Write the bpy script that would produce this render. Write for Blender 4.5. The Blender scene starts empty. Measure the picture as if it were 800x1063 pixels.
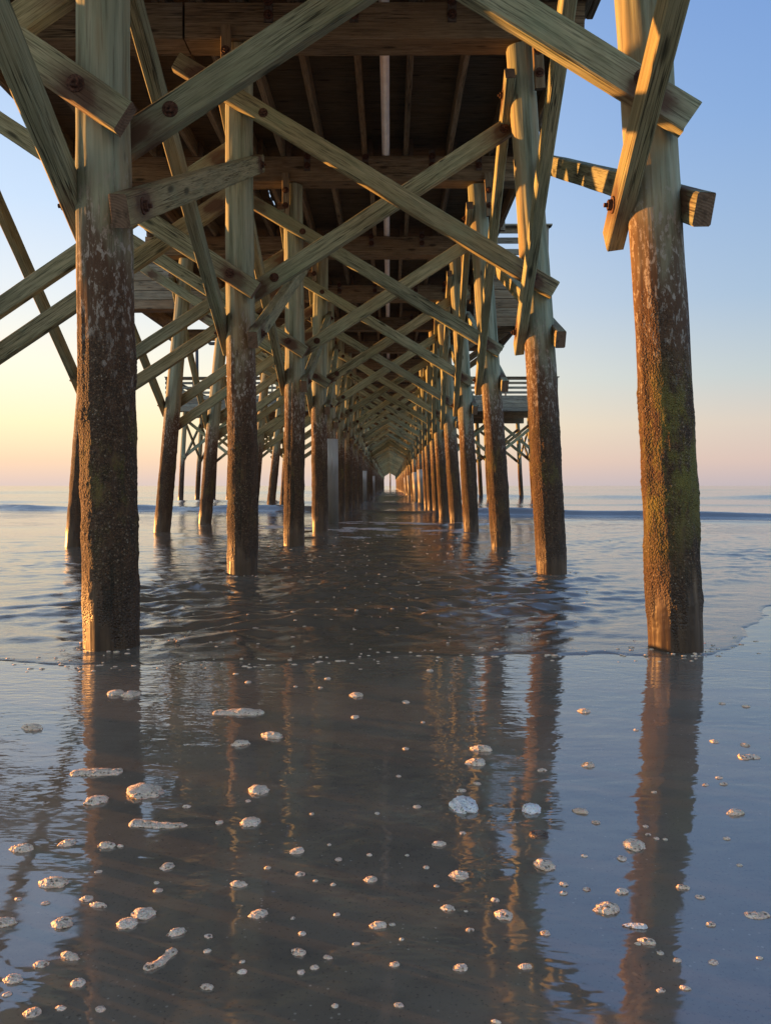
import bpy, bmesh, math, random
import numpy as np
from mathutils import Vector, Matrix, noise

R = math.radians
scene = bpy.context.scene
COL = scene.collection

# ------------------------------------------------------------------ helpers
def link(name, mesh, parent=None, mats=()):
    o = bpy.data.objects.new(name, mesh)
    COL.objects.link(o)
    if parent is not None:
        o.parent = parent
    if mesh is not None:
        for m in mats:
            if len(mesh.materials) < len(mats):
                mesh.materials.append(m)
    return o

def thing(name, label, cat, loc=(0, 0, 0), group=None):
    o = bpy.data.objects.new(name, None)
    COL.objects.link(o)
    o.location = loc
    o.empty_display_size = 0.3
    o['label'] = label; o['category'] = cat
    if group: o['group'] = group
    return o

def tag(o, label, cat, group=None):
    o['label'] = label; o['category'] = cat
    if group: o['group'] = group
    return o

def mesh_from_bm(bm, name, smooth=False):
    me = bpy.data.meshes.new(name)
    bm.to_mesh(me); bm.free()
    if smooth:
        me.shade_smooth()
    return me

def mesh_np(name, verts, faces, smooth=True):
    me = bpy.data.meshes.new(name)
    nv, nf = len(verts), len(faces)
    k = faces.shape[1]
    me.vertices.add(nv); me.vertices.foreach_set('co', verts.astype(np.float32).ravel())
    me.loops.add(nf * k); me.loops.foreach_set('vertex_index', faces.astype(np.int32).ravel())
    me.polygons.add(nf)
    me.polygons.foreach_set('loop_start', np.arange(0, nf * k, k, dtype=np.int32))
    me.polygons.foreach_set('loop_total', np.full(nf, k, dtype=np.int32))
    me.update(calc_edges=True)
    me.polygons.foreach_set('use_smooth', np.full(nf, smooth, dtype=bool))
    return me

def grid_faces(nr, nc, wrap=False):
    r = np.arange(nr - 1)[:, None]; c = np.arange(nc if wrap else nc - 1)[None, :]
    c2 = (c + 1) % nc
    a = r * nc + c; b = r * nc + c2; d = (r + 1) * nc + c; e = (r + 1) * nc + c2
    return np.stack([a, b, e, d], -1).reshape(-1, 4)

# ------------------------------------------------------------------ node helpers
class N:
    def __init__(self, name):
        self.m = bpy.data.materials.new(name); self.m.use_nodes = True
        self.t = self.m.node_tree
        self.t.nodes.clear()
        self.out = self.t.nodes.new('ShaderNodeOutputMaterial')
        self.b = self.t.nodes.new('ShaderNodeBsdfPrincipled')
        self.t.links.new(self.b.outputs[0], self.out.inputs[0])
    def put(self, sock, v):
        if hasattr(v, 'is_output') or isinstance(v, bpy.types.NodeSocket):
            self.t.links.new(v, sock)
        elif v is not None:
            sock.default_value = v
    def node(self, typ, ins=None, **props):
        n = self.t.nodes.new(typ)
        for k, v in props.items(): setattr(n, k, v)
        for k, v in (ins or {}).items(): self.put(n.inputs[k], v)
        return n
    def bsdf(self, **kw):
        for k, v in kw.items():
            self.put(self.b.inputs[k.replace('_', ' ')], v)
    def coord(self): return self.node('ShaderNodeTexCoord').outputs['Object']
    def pos(self): return self.node('ShaderNodeNewGeometry').outputs['Position']
    def mapping(self, v, scale=(1, 1, 1), loc=(0, 0, 0)):
        return self.node('ShaderNodeMapping', {'Vector': v, 'Scale': scale, 'Location': loc}).outputs[0]
    def noise(self, v, scale=5, detail=4, rough=.55, dist=0.0):
        return self.node('ShaderNodeTexNoise', {'Vector': v, 'Scale': scale, 'Detail': detail, 'Roughness': rough, 'Distortion': dist}).outputs['Fac']
    def voronoi(self, v, scale=5, feature='F1', out='Distance', rnd=1.0):
        return self.node('ShaderNodeTexVoronoi', {'Vector': v, 'Scale': scale, 'Randomness': rnd}, feature=feature).outputs[out]
    def math(self, op, a, b=0.0, c=0.0, clamp=False):
        n = self.node('ShaderNodeMath', operation=op, use_clamp=clamp)
        self.put(n.inputs[0], a); self.put(n.inputs[1], b)
        if op in ('MULTIPLY_ADD', 'SMOOTH_MIN', 'COMPARE', 'WRAP'): self.put(n.inputs[2], c)
        return n.outputs[0]
    def step(self, v, lo, hi, a=0.0, b=1.0):
        return self.node('ShaderNodeMapRange', {'Value': v, 'From Min': lo, 'From Max': hi, 'To Min': a, 'To Max': b}, interpolation_type='SMOOTHSTEP').outputs[0]
    def mix(self, f, a, b, blend='MIX'):
        n = self.node('ShaderNodeMix', data_type='RGBA', blend_type=blend)
        self.put(n.inputs[0], f)
        self.put(n.inputs[6], a if not isinstance(a, tuple) else (*a, 1)); self.put(n.inputs[7], b if not isinstance(b, tuple) else (*b, 1))
        return n.outputs[2]
    def ramp(self, f, stops):
        n = self.node('ShaderNodeValToRGB', {'Fac': f})
        e = n.color_ramp.elements
        while len(e) < len(stops): e.new(0.5)
        for el, (p, c) in zip(e, stops):
            el.position = p; el.color = (*c, 1)
        return n.outputs['Color']
    def bump(self, h, strength=.3, dist=.01, normal=None):
        return self.node('ShaderNodeBump', {'Height': h, 'Strength': strength, 'Distance': dist, 'Normal': normal}).outputs[0]
    def sep(self, v):
        return self.node('ShaderNodeSeparateXYZ', {0: v}).outputs
    def rand(self): return self.node('ShaderNodeObjectInfo').outputs['Random']
    def attr(self, name, typ='GEOMETRY'):
        return self.node('ShaderNodeAttribute', attribute_name=name, attribute_type=typ).outputs['Fac']
    def offset(self, v, amount=37.0):
        r = self.rand()
        c = self.node('ShaderNodeCombineXYZ', {0: self.math('MULTIPLY', r, amount), 1: self.math('MULTIPLY', r, amount * 1.7), 2: self.math('MULTIPLY', r, amount * .6)}).outputs[0]
        return self.node('ShaderNodeVectorMath', {0: v, 1: c}, operation='ADD').outputs[0]

# ------------------------------------------------------------------ materials
def timber_material(name, dark, mid, light, stain=True, moss=.35, bump=.85):
    n = N(name)
    co = n.coord(); p = n.offset(co)
    grain = n.noise(n.mapping(p, (1.3, 30, 30)), 1.0, 8, .66, .5)
    fine = n.noise(n.mapping(p, (5, 160, 160)), 1.0, 3, .6)
    blot = n.noise(n.mapping(p, (1.2, 3.0, 3.0)), 1.0, 5, .6, .4)
    c = n.ramp(grain, [(.28, dark), (.47, mid), (.72, light)])
    c = n.mix(n.step(fine, .48, .66, 0, .7), c, tuple(x * .35 for x in dark))
    warm = n.noise(n.mapping(p, (.7, 2, 2)), 1.0, 3, .5)
    c = n.mix(n.step(warm, .45, .75, 0, .55), c, (mid[0] * 1.0, mid[1] * .84, mid[2] * .70))
    c = n.mix(n.step(blot, .5, .75, 0, .6), c, tuple(x * .5 for x in mid))
    # knots
    kv = n.voronoi(n.mapping(p, (1.5, 5.0, 5.0)), 1.0)
    c = n.mix(n.step(kv, .16, .05, 0, .85), c, tuple(x * .3 for x in dark))
    # long drying cracks
    cr = n.noise(n.mapping(p, (.8, 34, 34), (3, 9, 1)), 1.0, 2, .5)
    crack = n.step(n.math('ABSOLUTE', n.math('SUBTRACT', cr, .5)), .022, .006)
    crack = n.math('MULTIPLY', crack, n.step(n.noise(n.mapping(p, (.9, 4, 4)), 1.0, 2), .5, .6))
    c = n.mix(n.math('MULTIPLY', crack, .85), c, tuple(x * .2 for x in dark))
    # per-timber tone
    r = n.rand()
    c = n.mix(1.0, c, n.ramp(r, [(0, (.66, .66, .62)), (.3, (.86, .88, .8)), (.55, (.92, .80, .64)), (.75, (.96, .97, .88)), (1, (1.1, 1.08, .96))]), 'MULTIPLY')
    if stain:
        hl = n.attr('half_len', 'OBJECT')
        s = n.sep(co)
        dx = n.math('SUBTRACT', n.math('ABSOLUTE', s[0]), n.math('SUBTRACT', hl, .25))
        d2 = n.math('ADD', n.math('POWER', n.math('MULTIPLY', dx, 1.0), 2.0), n.math('POWER', n.math('MULTIPLY', n.math('ADD', s[2], .02), 1.6), 2.0))
        d = n.math('ADD', n.math('SQRT', d2), n.math('MULTIPLY', n.math('SUBTRACT', n.noise(n.mapping(p, (5, 9, 9)), 1, 4), .5), .28))
        c = n.mix(n.step(d, .17, .08, 0, .9), c, (.055, .024, .014))
        c = n.mix(n.step(d, .3, .14, 0, .45), c, (.12, .07, .045))
    g = n.noise(n.mapping(p, (1.5, 4, 4), (7, 2, 4)), 1.0, 4, .6)
    c = n.mix(n.step(g, .5, .75, 0, moss), c, (mid[0] * .72, mid[1] * .95, mid[2] * .82))
    n.bsdf(Base_Color=c, Roughness=n.step(grain, .2, .8, .9, .7))
    n.b.inputs['Specular IOR Level'].default_value = .25
    h = n.math('ADD', n.math('MULTIPLY', grain, .6), n.math('SUBTRACT', n.math('MULTIPLY', fine, -.35), n.math('MULTIPLY', crack, 1.2)))
    n.bsdf(Normal=n.bump(h, bump, .006))
    return n.m

def endgrain_material(name, a, b):
    n = N(name)
    p = n.offset(n.coord(), 9)
    s = n.sep(n.coord())
    rr = n.math('SQRT', n.math('ADD', n.math('POWER', n.math('ADD', s[1], .05), 2.0), n.math('POWER', n.math('SUBTRACT', s[2], .13), 2.0)))
    rings = n.math('SINE', n.math('ADD', n.math('MULTIPLY', rr, 420.0), n.math('MULTIPLY', n.noise(p, 14, 3), 9.0)))
    nz = n.noise(p, 22, 5, .65)
    c = n.mix(n.step(rings, -1, 1, 0, .5), a, b)
    c = n.mix(n.step(nz, .48, .7, 0, .8), c, tuple(x * .35 for x in a))
    n.bsdf(Base_Color=c, Roughness=.9, Normal=n.bump(n.math('ADD', nz, n.math('MULTIPLY', rings, .15)), .6, .006))
    n.b.inputs['Specular IOR Level'].default_value = .2
    return n.m

M = {}
M['timber'] = timber_material('weathered_timber', (.115, .125, .082), (.295, .32, .222), (.44, .45, .325))
M['end'] = endgrain_material('end_grain', (.17, .12, .08), (.10, .065, .045))
M['cap'] = timber_material('old_brown_timber', (.10, .082, .058), (.225, .185, .13), (.34, .29, .21), stain=False, moss=.1)
M['cap_end'] = endgrain_material('old_end_grain', (.13, .1, .07), (.08, .06, .045))
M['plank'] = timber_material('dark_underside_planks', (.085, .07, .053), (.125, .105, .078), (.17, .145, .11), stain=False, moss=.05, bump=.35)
M['grey'] = timber_material('grey_rail_timber', (.12, .11, .09), (.22, .2, .165), (.32, .3, .25), stain=False, moss=.1)

def pile_material():
    n = N('driftworn_piling')
    co = n.coord(); p = n.offset(co, 23)
    z = n.sep(co)[2]
    grain = n.noise(n.mapping(p, (13, 13, .8)), 1.0, 6, .62, .4)
    fine = n.noise(n.mapping(p, (85, 85, 2.5)), 1.0, 4, .6)
    wood = n.ramp(grain, [(.3, (.085, .10, .062)), (.48, (.225, .26, .18)), (.7, (.36, .385, .28))])
    wood = n.mix(n.step(fine, .52, .72, 0, .6), wood, (.07, .062, .042))
    tan = n.noise(n.mapping(p, (4, 4, .5)), 1.0, 4, .55)
    wood = n.mix(n.step(tan, .46, .68, 0, .7), wood, (.29, .215, .115))
    kn = n.voronoi(n.mapping(p, (6, 6, 2.2)), 1.0)
    wood = n.mix(n.step(kn, .13, .05, 0, .8), wood, (.055, .045, .03))
    # horizontal check marks and dark weeps
    weep = n.noise(n.mapping(p, (9, 9, .35)), 1.0, 3, .5)
    wood = n.mix(n.step(weep, .55, .74, 0, .6), wood, (.085, .07, .045))
    # tide-worn zones
    w1 = n.noise(n.mapping(p, (7, 7, 1.3)), 1.0, 6, .65)
    zw = n.math('ADD', z, n.math('MULTIPLY', n.math('SUBTRACT', w1, .5), -1.9))
    base = n.mix(n.step(zw, 2.75, 1.95), wood, (.078, .043, .023))
    # flaking grey-white barnacle scars in the transition
    fl = n.noise(n.mapping(p, (38, 38, 17)), 1.0, 5, .72)
    zone = n.math('MULTIPLY', n.step(zw, 1.25, 1.6), n.step(zw, 2.9, 2.3))
    base = n.mix(n.math('MULTIPLY', zone, n.step(fl, .52, .6, 0, .85)), base, (.30, .27, .225))
    # barnacle crust
    crust = n.math('MULTIPLY', n.step(zw, 2.05, 1.5), n.step(zw, .1, .3))
    clus = n.noise(n.mapping(p, (10, 10, 5), (2, 2, 5)), 1.0, 5, .65)
    crust = n.math('MULTIPLY', crust, n.step(clus, .36, .5, .25, 1.0))
    vb = n.voronoi(p, 85)
    vb2 = n.voronoi(p, 130)
    vc = n.node('ShaderNodeTexVoronoi', {'Vector': p, 'Scale': 85.0}).outputs['Color']
    cc = n.ramp(n.sep(vc)[0], [(0, (.03, .018, .010)), (.45, (.09, .05, .026)), (.9, (.15, .092, .05)), (1, (.26, .205, .14))])
    cc = n.mix(n.step(vb, .25, .55, 0, .8), cc, (.04, .027, .017))
    base = n.mix(n.math('MULTIPLY', crust, .9), base, cc)
    shell = n.math('MULTIPLY', n.step(n.voronoi(n.mapping(p, (1, 1, 1), (5, 3, 1)), 40), .2, .1), n.step(clus, .5, .62))
    base = n.mix(n.math('MULTIPLY', n.math('MULTIPLY', shell, crust), .7), base, (.36, .32, .26))
    weed = n.noise(n.mapping(p, (16, 16, 1.6), (1, 7, 3)), 1.0, 5, .7)
    base = n.mix(n.math('MULTIPLY', n.step(zw, 1.7, 1.1), n.step(weed, .54, .66, 0, .7)), base, (.022, .02, .012))
    # algae
    al = n.noise(n.mapping(p, (5, 5, 2.6), (4, 8, 2)), 1.0, 8, .75)
    az = n.math('MULTIPLY', n.step(z, .35, .95), n.step(z, 1.75, 1.3))
    base = n.mix(n.math('MULTIPLY', az, n.math('MULTIPLY', n.step(n.math('ADD', al, n.math('MULTIPLY', n.attr('algae', 'OBJECT'), .1)), .52, .66, 0, .8), n.math('ADD', .45, n.attr('algae', 'OBJECT'), 0, True))), base, (.14, .125, .028))
    # sand-scoured foot
    foot = n.step(zw, .42, .15)
    scour = n.noise(n.mapping(p, (22, 22, 1.5)), 1.0, 5, .65)
    fc = n.ramp(scour, [(.35, (.05, .033, .02)), (.55, (.125, .08, .045)), (.75, (.21, .15, .09))])
    base = n.mix(n.math('MULTIPLY', foot, .85), base, fc)
    wet = n.step(z, .5, .12)
    base = n.mix(n.math('MULTIPLY', wet, .55), base, (.03, .02, .013))
    n.bsdf(Base_Color=base, Roughness=n.math('SUBTRACT', .85, n.math('MULTIPLY', wet, .45)))
    n.b.inputs['Specular IOR Level'].default_value = .3
    hw = n.math('ADD', n.math('MULTIPLY', grain, .5), n.math('MULTIPLY', fine, -.4))
    hb = n.math('SUBTRACT', 1.0, n.math('ADD', vb, n.math('MULTIPLY', vb2, .5)))
    hh = n.math('ADD', n.math('MULTIPLY', hw, .5), n.math('MULTIPLY', n.math('MULTIPLY', hb, crust), 1.6))
    n.bsdf(Normal=n.bump(hh, .7, .012))
    return n.m
M['pile'] = pile_material()

def simple(name, col, rough=.6, metal=0.0, var=.25, scale=12, bump=.2):
    n = N(name); p = n.offset(n.coord(), 11)
    z = n.noise(p, scale, 5, .6)
    c = n.mix(n.step(z, .35, .7), tuple(x * (1 - var) for x in col), tuple(x * (1 + var) for x in col))
    n.bsdf(Base_Color=c, Roughness=rough, Metallic=metal, Normal=n.bump(z, bump, .004))
    return n.m
M['rust'] = simple('rusty_iron', (.085, .038, .022), .85, .2, .6, 60, .6)
M['steel'] = simple('dull_steel', (.12, .105, .09), .6, .5, .3, 40, .3)
M['pvc'] = simple('weathered_white_pipe', (.80, .77, .70), .45, 0, .08, 6, .05)
M['lamp'] = simple('black_painted_steel', (.03, .03, .03), .5, .3, .2, 30, .1)

def sleeve_material():
    n = N('grey_plastic_sleeve'); co = n.coord(); p = n.offset(co, 13)
    z = n.sep(co)[2]
    st = n.noise(n.mapping(p, (14, 14, 1.1)), 1, 5, .6)
    c = n.mix(n.step(st, .4, .7), (.30, .31, .29), (.44, .44, .41))
    c = n.mix(n.step(n.math('ADD', z, n.math('MULTIPLY', st, -.8)), .25, -.15, 0, .8), c, (.09, .075, .055))
    n.bsdf(Base_Color=c, Roughness=.55, Normal=n.bump(st, .15, .004))
    return n.m
M['sleeve'] = sleeve_material()

def foam_material(name, a, b, hole):
    n = N(name); p = n.pos()
    v = n.voronoi(p, 120); v2 = n.voronoi(p, 260); nz = n.noise(p, 30, 4, .6)
    c = n.mix(n.step(nz, .35, .7), a, b)
    big = n.math('MULTIPLY', n.step(n.voronoi(p, 95), .36, .22), n.step(n.noise(p, 40, 2), .46, .54))
    c = n.mix(n.math('MULTIPLY', big, .85), c, hole)
    c = n.mix(n.step(v2, .3, .6, .35, 0), c, tuple(x * .6 for x in a))
    n.bsdf(Base_Color=c, Roughness=.55, Subsurface_Weight=.15)
    n.b.inputs['Subsurface Scale'].default_value = .01
    h = n.math('SUBTRACT', n.math('ADD', n.math('MULTIPLY', v, -.5), n.math('MULTIPLY', v2, .6)), n.math('MULTIPLY', big, 1.0))
    n.bsdf(Normal=n.bump(h, .8, .006))
    return n.m
M['foam'] = foam_material('cream_sea_foam', (.68, .52, .37), (.85, .70, .53), (.13, .08, .045))
M['foam_white'] = foam_material('white_sea_foam', (.76, .74, .70), (.86, .84, .80), (.05, .045, .04))
M['foam_dark'] = foam_material('brown_wet_foam', (.10, .07, .05), (.28, .2, .14), (.02, .015, .012))

# ------------------------------------------------------------------ mesh builders
_cache = {}
def timber(L, t=.095, h=.18, seed=0, rough=True):
    """A sawn timber along local X, thickness along Y, height along Z, eased edges, faintly bowed."""
    key = (round(L, 2), t, h, seed, rough)
    if key in _cache: return _cache[key]
    rng = random.Random(hash(key) & 0xffff)
    ns = max(2, int(L / .18)) if rough else 1
    e = min(.009, t * .12)
    prof = [(-t/2+e, -h/2), (t/2-e, -h/2), (t/2, -h/2+e), (t/2, h/2-e), (t/2-e, h/2), (-t/2+e, h/2), (-t/2, h/2-e), (-t/2, -h/2+e)]
    bm = bmesh.new()
    rings = []
    b1, b2 = rng.uniform(-.008, .008), rng.uniform(-.01, .01)
    for k in range(ns + 1):
        u = k / ns; x = -L/2 + L*u
        arch = 4*u*(1-u)
        r = []
        for j, (y, z) in enumerate(prof):
            s = .0035 if rough else 0
            q = Vector((x*2.3 + seed*7, y*6, z*6 + j))
            r.append(bm.verts.new((x + (rng.uniform(-.006, .006) if k in (0, ns) and rough else 0), y + b1*arch + s*noise.noise(q), z + b2*arch + s*noise.noise(q + Vector((9, 3, 1))))))
        rings.append(r)
    for k in range(ns):
        for j in range(8):
            bm.faces.new((rings[k][j], rings[k][(j+1) % 8], rings[k+1][(j+1) % 8], rings[k+1][j]))
    for ring, fl in ((rings[0], True), (rings[-1], False)):
        f = bm.faces.new(ring if not fl else ring[::-1]); f.material_index = 1
    bmesh.ops.recalc_face_normals(bm, faces=bm.faces)
    me = mesh_from_bm(bm, 'timber')
    _cache[key] = me
    return me

def frame_matrix(p0, p1, side):
    """Local X from p0 to p1, local Y close to 'side'."""
    p0, p1 = Vector(p0), Vector(p1)
    x = (p1 - p0).normalized(); y = Vector(side); y = (y - x*y.dot(x)).normalized(); z = x.cross(y)
    m = Matrix((x, y, z)).transposed().to_4x4(); m.translation = (p0 + p1) / 2
    return m, (p1 - p0).length

def put_timber(name, parent, p0, p1, side, t=.095, h=.18, mats=('timber', 'end'), seed=None, rough=True, flip=False):
    m, L = frame_matrix(p0, p1, side)
    L = round(L, 2)
    sd = random.randrange(3) if seed is None else seed
    o = link(name, timber(L, t, h, sd, rough), parent, [M[k] for k in mats])
    o.matrix_local = m
    o['half_len'] = L / 2
    return o, L

def boxes_mesh(boxes, name='boards', ease=.006):
    """Many eased boards (x0,x1,y0,y1,z0,z1) in one mesh - the planks of one deck or the rails of one side."""
    V, F = [], []
    for (x0, x1, y0, y1, z0, z1) in boxes:
        b = len(V)
        V += [(x, y, z) for z in (z0, z1) for (x, y) in ((x0, y0), (x1, y0), (x1, y1), (x0, y1))]
        F += [(b+3, b+2, b+1, b), (b+4, b+5, b+6, b+7), (b, b+1, b+5, b+4), (b+1, b+2, b+6, b+5), (b+2, b+3, b+7, b+6), (b+3, b, b+4, b+7)]
    return mesh_np(name, np.array(V, float), np.array(F), smooth=False)

def cyl_mesh(r0, r1, L, seg=12, axis='Z', caps=True):
    bm = bmesh.new()
    bmesh.ops.create_cone(bm, cap_ends=caps, segments=seg, radius1=r0, radius2=r1, depth=L)
    if axis == 'Y': bmesh.ops.rotate(bm, verts=bm.verts, matrix=Matrix.Rotation(R(90), 3, 'X'))
    if axis == 'X': bmesh.ops.rotate(bm, verts=bm.verts, matrix=Matrix.Rotation(R(90), 3, 'Y'))
    me = mesh_from_bm(bm, 'cyl')
    for p in me.polygons: p.use_smooth = len(p.vertices) == 4
    return me

def bolt_mesh():
    """Washer, hexagon nut and threaded stub, axis local Y, head towards -Y."""
    bm = bmesh.new()
    for (r, d, y, seg) in ((.048, .008, -.004, 20), (.031, .024, -.019, 6), (.013, .03, -.036, 10)):
        v = bmesh.ops.create_cone(bm, cap_ends=True, segments=seg, radius1=r, radius2=r*.95, depth=d)['verts']
        bmesh.ops.rotate(bm, verts=v, matrix=Matrix.Rotation(R(90), 3, 'X'))
        bmesh.ops.translate(bm, verts=v, vec=(0, y, 0))
    return mesh_from_bm(bm, 'bolt')
BOLT = bolt_mesh(); BOLT.materials.append(M['rust'])

def add_bolt(parent, loc, rot=(0, 0, 0)):
    o = link('bolt', BOLT, parent); o.location = loc; o.rotation_euler = rot
    return o

def pile_mesh(H, r0, r1, seg, rings, seed, crusty):
    zs = np.linspace(-.35, H, rings); a = np.linspace(0, 2*np.pi, seg, endpoint=False)
    V = np.zeros((rings, seg, 3))
    cs, sn = np.cos(a), np.sin(a)
    off = Vector((seed*13.7, seed*5.1, seed*2.2))
    for i, z in enumerate(zs):
        u = max(0, z) / H
        r = r0 + (r1 - r0)*u
        bx, by = .012*math.sin(z*1.1 + seed), .012*math.cos(z*.9 + seed*2)
        for j in range(seg):
            d = Vector((cs[j], sn[j], 0))
            q = d*1.2 + Vector((0, 0, z*.55)) + off
            rr = r + .013*noise.noise(q) + .005*noise.noise(Vector((cs[j]*5, sn[j]*5, z*.5)) + off)
            # knots bulge
            rr += .004*noise.noise(Vector((cs[j]*3, sn[j]*3, z*3.2)) + off)
            if crusty and z < 2.7:
                p = Vector((cs[j]*r, sn[j]*r, z))
                edge = 1.75 + .5*noise.noise(Vector((cs[j]*1.3, sn[j]*1.3, z*.8)) + off)
                m = min(1, max(.15, .65 + 1.3*noise.noise(p * 8 + off)))*min(1, max(0, (edge - z)/.35))*min(1, max(0, (z - .06)/.2))
                if m > 0:
                    f = noise.noise(p*55 + off)
                    g = noise.noise(p*110 + off*2)
                    rr += m*(.006 + .0055*f + .003*g + .006*noise.noise(p*9))
                else:
                    rr += .0015*noise.noise(Vector((cs[j]*18, sn[j]*18, z*1.4)) + off)
            V[i, j] = (cs[j]*rr + bx, sn[j]*rr + by, z)
    verts = V.reshape(-1, 3)
    top = np.array([[V[-1, :, 0].mean(), V[-1, :, 1].mean(), H + .004]])
    F = grid_faces(rings, seg, wrap=True)
    n = len(verts)
    verts = np.concatenate([verts, top])
    last = (rings - 1)*seg
    tri = np.array([[last + j, last + (j+1) % seg, n, n] for j in range(seg)])
    me = bpy.data.meshes.new('piling')
    bm = bmesh.new()
    bv = [bm.verts.new(v) for v in verts]
    for f in F: bm.faces.new([bv[k] for k in f])
    for f in tri: bm.faces.new([bv[k] for k in f[:3]])
    bm.to_mesh(me); bm.free()
    me.shade_smooth()
    return me

PILE_HI = [pile_mesh(5.36, .151, .137, 150, 520, s, True) for s in (1, 4)]
PILE_MID = [pile_mesh(5.36, .157, .138, 64, 150, s, True) for s in (2, 3, 5)]
PILE_LO = [pile_mesh(5.36, .155, .138, 24, 30, s, False) for s in (6, 7, 8)]

# ------------------------------------------------------------------ the pier
random.seed(11)
def by(i): return .77 + 3.6*i
XL = {0: -1.6, 1: -1.595, 2: -1.54, 3: -1.435, 4: -1.385}
XR = {0: 1.6, 1: 1.625, 2: 1.68, 3: 1.675, 4: 1.615}
LAST = 48
bents = list(range(0, LAST + 1))
base = {}
for i in bents:
    j = .035 if i > 4 else 0
    base[i, 'L'] = (XL.get(i, -1.42) + random.uniform(-j, j), random.uniform(-.006, .006))
    base[i, 'R'] = (XR.get(i, 1.62) + random.uniform(-j, j), -.062 + random.uniform(-.008, .008))
def px(i, s, z): return base[i, s][0] + base[i, s][1]*z

pier = thing('fishing_pier', 'long weathered timber pier on crusted pilings, receding straight out to sea', 'pier', (0, 4.2, 0))
PO = Vector((0, 4.2, 0))
def W(x, y, z): return Vector((x, y, z)) - PO     # world to pier-local

def add_piling(parent, org, x, y, lean, i, key, name='piling'):
    if key == 'hi': me = PILE_HI[0 if x < 0 else 1]
    elif key == 'mid': me = random.choice(PILE_MID)
    else: me = random.choice(PILE_LO)
    o = link(name, me, parent, [M['pile']])
    o.location = Vector((x, y, 0)) - org
    spin = random.uniform(0, 6.28)
    o.rotation_mode = 'QUATERNION'
    o.rotation_quaternion = Matrix.Rotation(math.atan(lean), 4, 'Y').to_quaternion() @ Matrix.Rotation(spin, 4, 'Z').to_quaternion()
    return o, spin

SLEEVE = cyl_mesh(.2, .197, 2.1, 40); SLEEVE_S = cyl_mesh(.2, .2, 1.75, 20)
side_far, cap_n = [], 0
for i in bents:
    y = by(i)
    near = i <= 8
    for s in 'LR':
        x, lean = base[i, s]
        o, spin = add_piling(pier, PO, x, y, lean, i, 'hi' if 1 <= i <= 3 else 'mid' if i <= 9 else 'lo')
        o['algae'] = 1.0 if (i == 1 and s == 'R') else .1
        if 1 <= i <= 8:
            # strap with bolts that ties the cap to the pile head
            inv = Matrix.Rotation(-spin, 3, 'Z')
            st = link('strap', timber(.62, .05, .10, 0, False), o, [M['cap'], M['cap_end']])
            sx = .12 if s == 'R' else -.10
            st.rotation_mode = 'QUATERNION'
            st.rotation_quaternion = (inv @ Matrix.Rotation(R(-90), 3, 'Y')).to_quaternion()
            st.location = inv @ Vector((sx, -.195, 5.16))
            st['half_len'] = .31
            for bz in (5.0, 5.22):
                b = add_bolt(o, inv @ Vector((sx, -.22, bz))); b.rotation_euler = (0, 0, -spin)
        if (i == 5 and s == 'L') or (s == 'L' and i in (11, 17)) or (s == 'R' and i in (10, 12, 13, 16, 20)):
            sl = link('sleeve', SLEEVE if i == 5 else SLEEVE_S, o, [M['sleeve']])
            sl.location = (0, 0, 1.0 if i == 5 else .82)
    # X bracing across the bent: falling to the right on the seaward face, rising on the far face
    xr29, xl29 = px(i, 'R', 2.9), px(i, 'L', 2.9)
    jz = random.uniform(-.05, .05) if i > 2 else 0
    ov = .15
    p_lo = W(xr29 + ov, y - .19, 2.87 + jz); p_hi = W(xr29 + ov - 3.75, y - .19, 2.87 + 3.75*.6 + jz)
    b, L = put_timber('cross_brace', pier, p_hi, p_lo, (0, 1, 0), rough=i < 12)
    if near:
        add_bolt(b, (L/2 - .25, -.0475, 0)); add_bolt(b, (-L/2 + 1.0, -.0475, 0)); add_bolt(b, (L/2 - .33, -.0475, .03))
    q_lo = W(xl29 - .10, y + .205, 2.83 + jz); q_hi = W(xl29 - .10 + 3.0, y + .205, 2.83 + 3.0*.64 + jz)
    b, L = put_timber('cross_brace', pier, q_lo, q_hi, (0, 1, 0), rough=i < 12)
    if near:
        add_bolt(b, (L/2 - .22, -.0475, 0)); add_bolt(b, (-L/2 + .5, -.0475, 0))
    # cap beam
    cb, L = put_timber('cap_beam', pier, W(-2.04, y, 5.55), W(1.93, y, 5.55), (0, 1, 0), t=.31, h=.36, mats=('cap', 'cap_end'), seed=i % 3)
    if 1 <= i <= 7:
        for bxx in (-1.2, -.35, .62, 1.3):
            br = link('bracket', timber(.3, .02, .085, 1, False), cb, [M['steel'], M['steel']])
            br.rotation_euler = (0, R(90), 0); br.location = (bxx + .05, -.168, .12)
            add_bolt(cb, (bxx + .05, -.178, .17)); add_bolt(cb, (bxx + .05, -.178, .04))
    # bracing along the pier, one falling and one rising timber on each row of pilings
    if i < LAST:
        y2 = by(i + 1)
        for s in 'LR':
            a = (W(px(i, s, 4.95) - .17, y - .2, 5.0), W(px(i+1, s, 2.35) - .17, y2 + .22, 2.36))
            c = (W(px(i, s, 2.4) + .17, y - .27, 2.37), W(px(i+1, s, 4.3) + .17, y2 + .17, 4.28))
            for k, (u, v) in enumerate((a, c)):
                if i < 23:
                    b, L = put_timber('side_brace', pier, u, v, (1, 0, 0), t=.10, h=.168, rough=i < 8)
                    if near:
                        e = 1 if k == 0 else -1
                        # +Y local is +X world: heads on the open face
                        add_bolt(b, (e*(L/2 - .25), -.05 if k == 0 else .05, 0), (0, 0, 0) if k == 0 else (0, 0, R(180)))
                        add_bolt(b, (-e*(L/2 - .22), -.05 if k == 0 else .05, 0), (0, 0, 0) if k == 0 else (0, 0, R(180)))
                else:
                    side_far.append((u, v))
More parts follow.
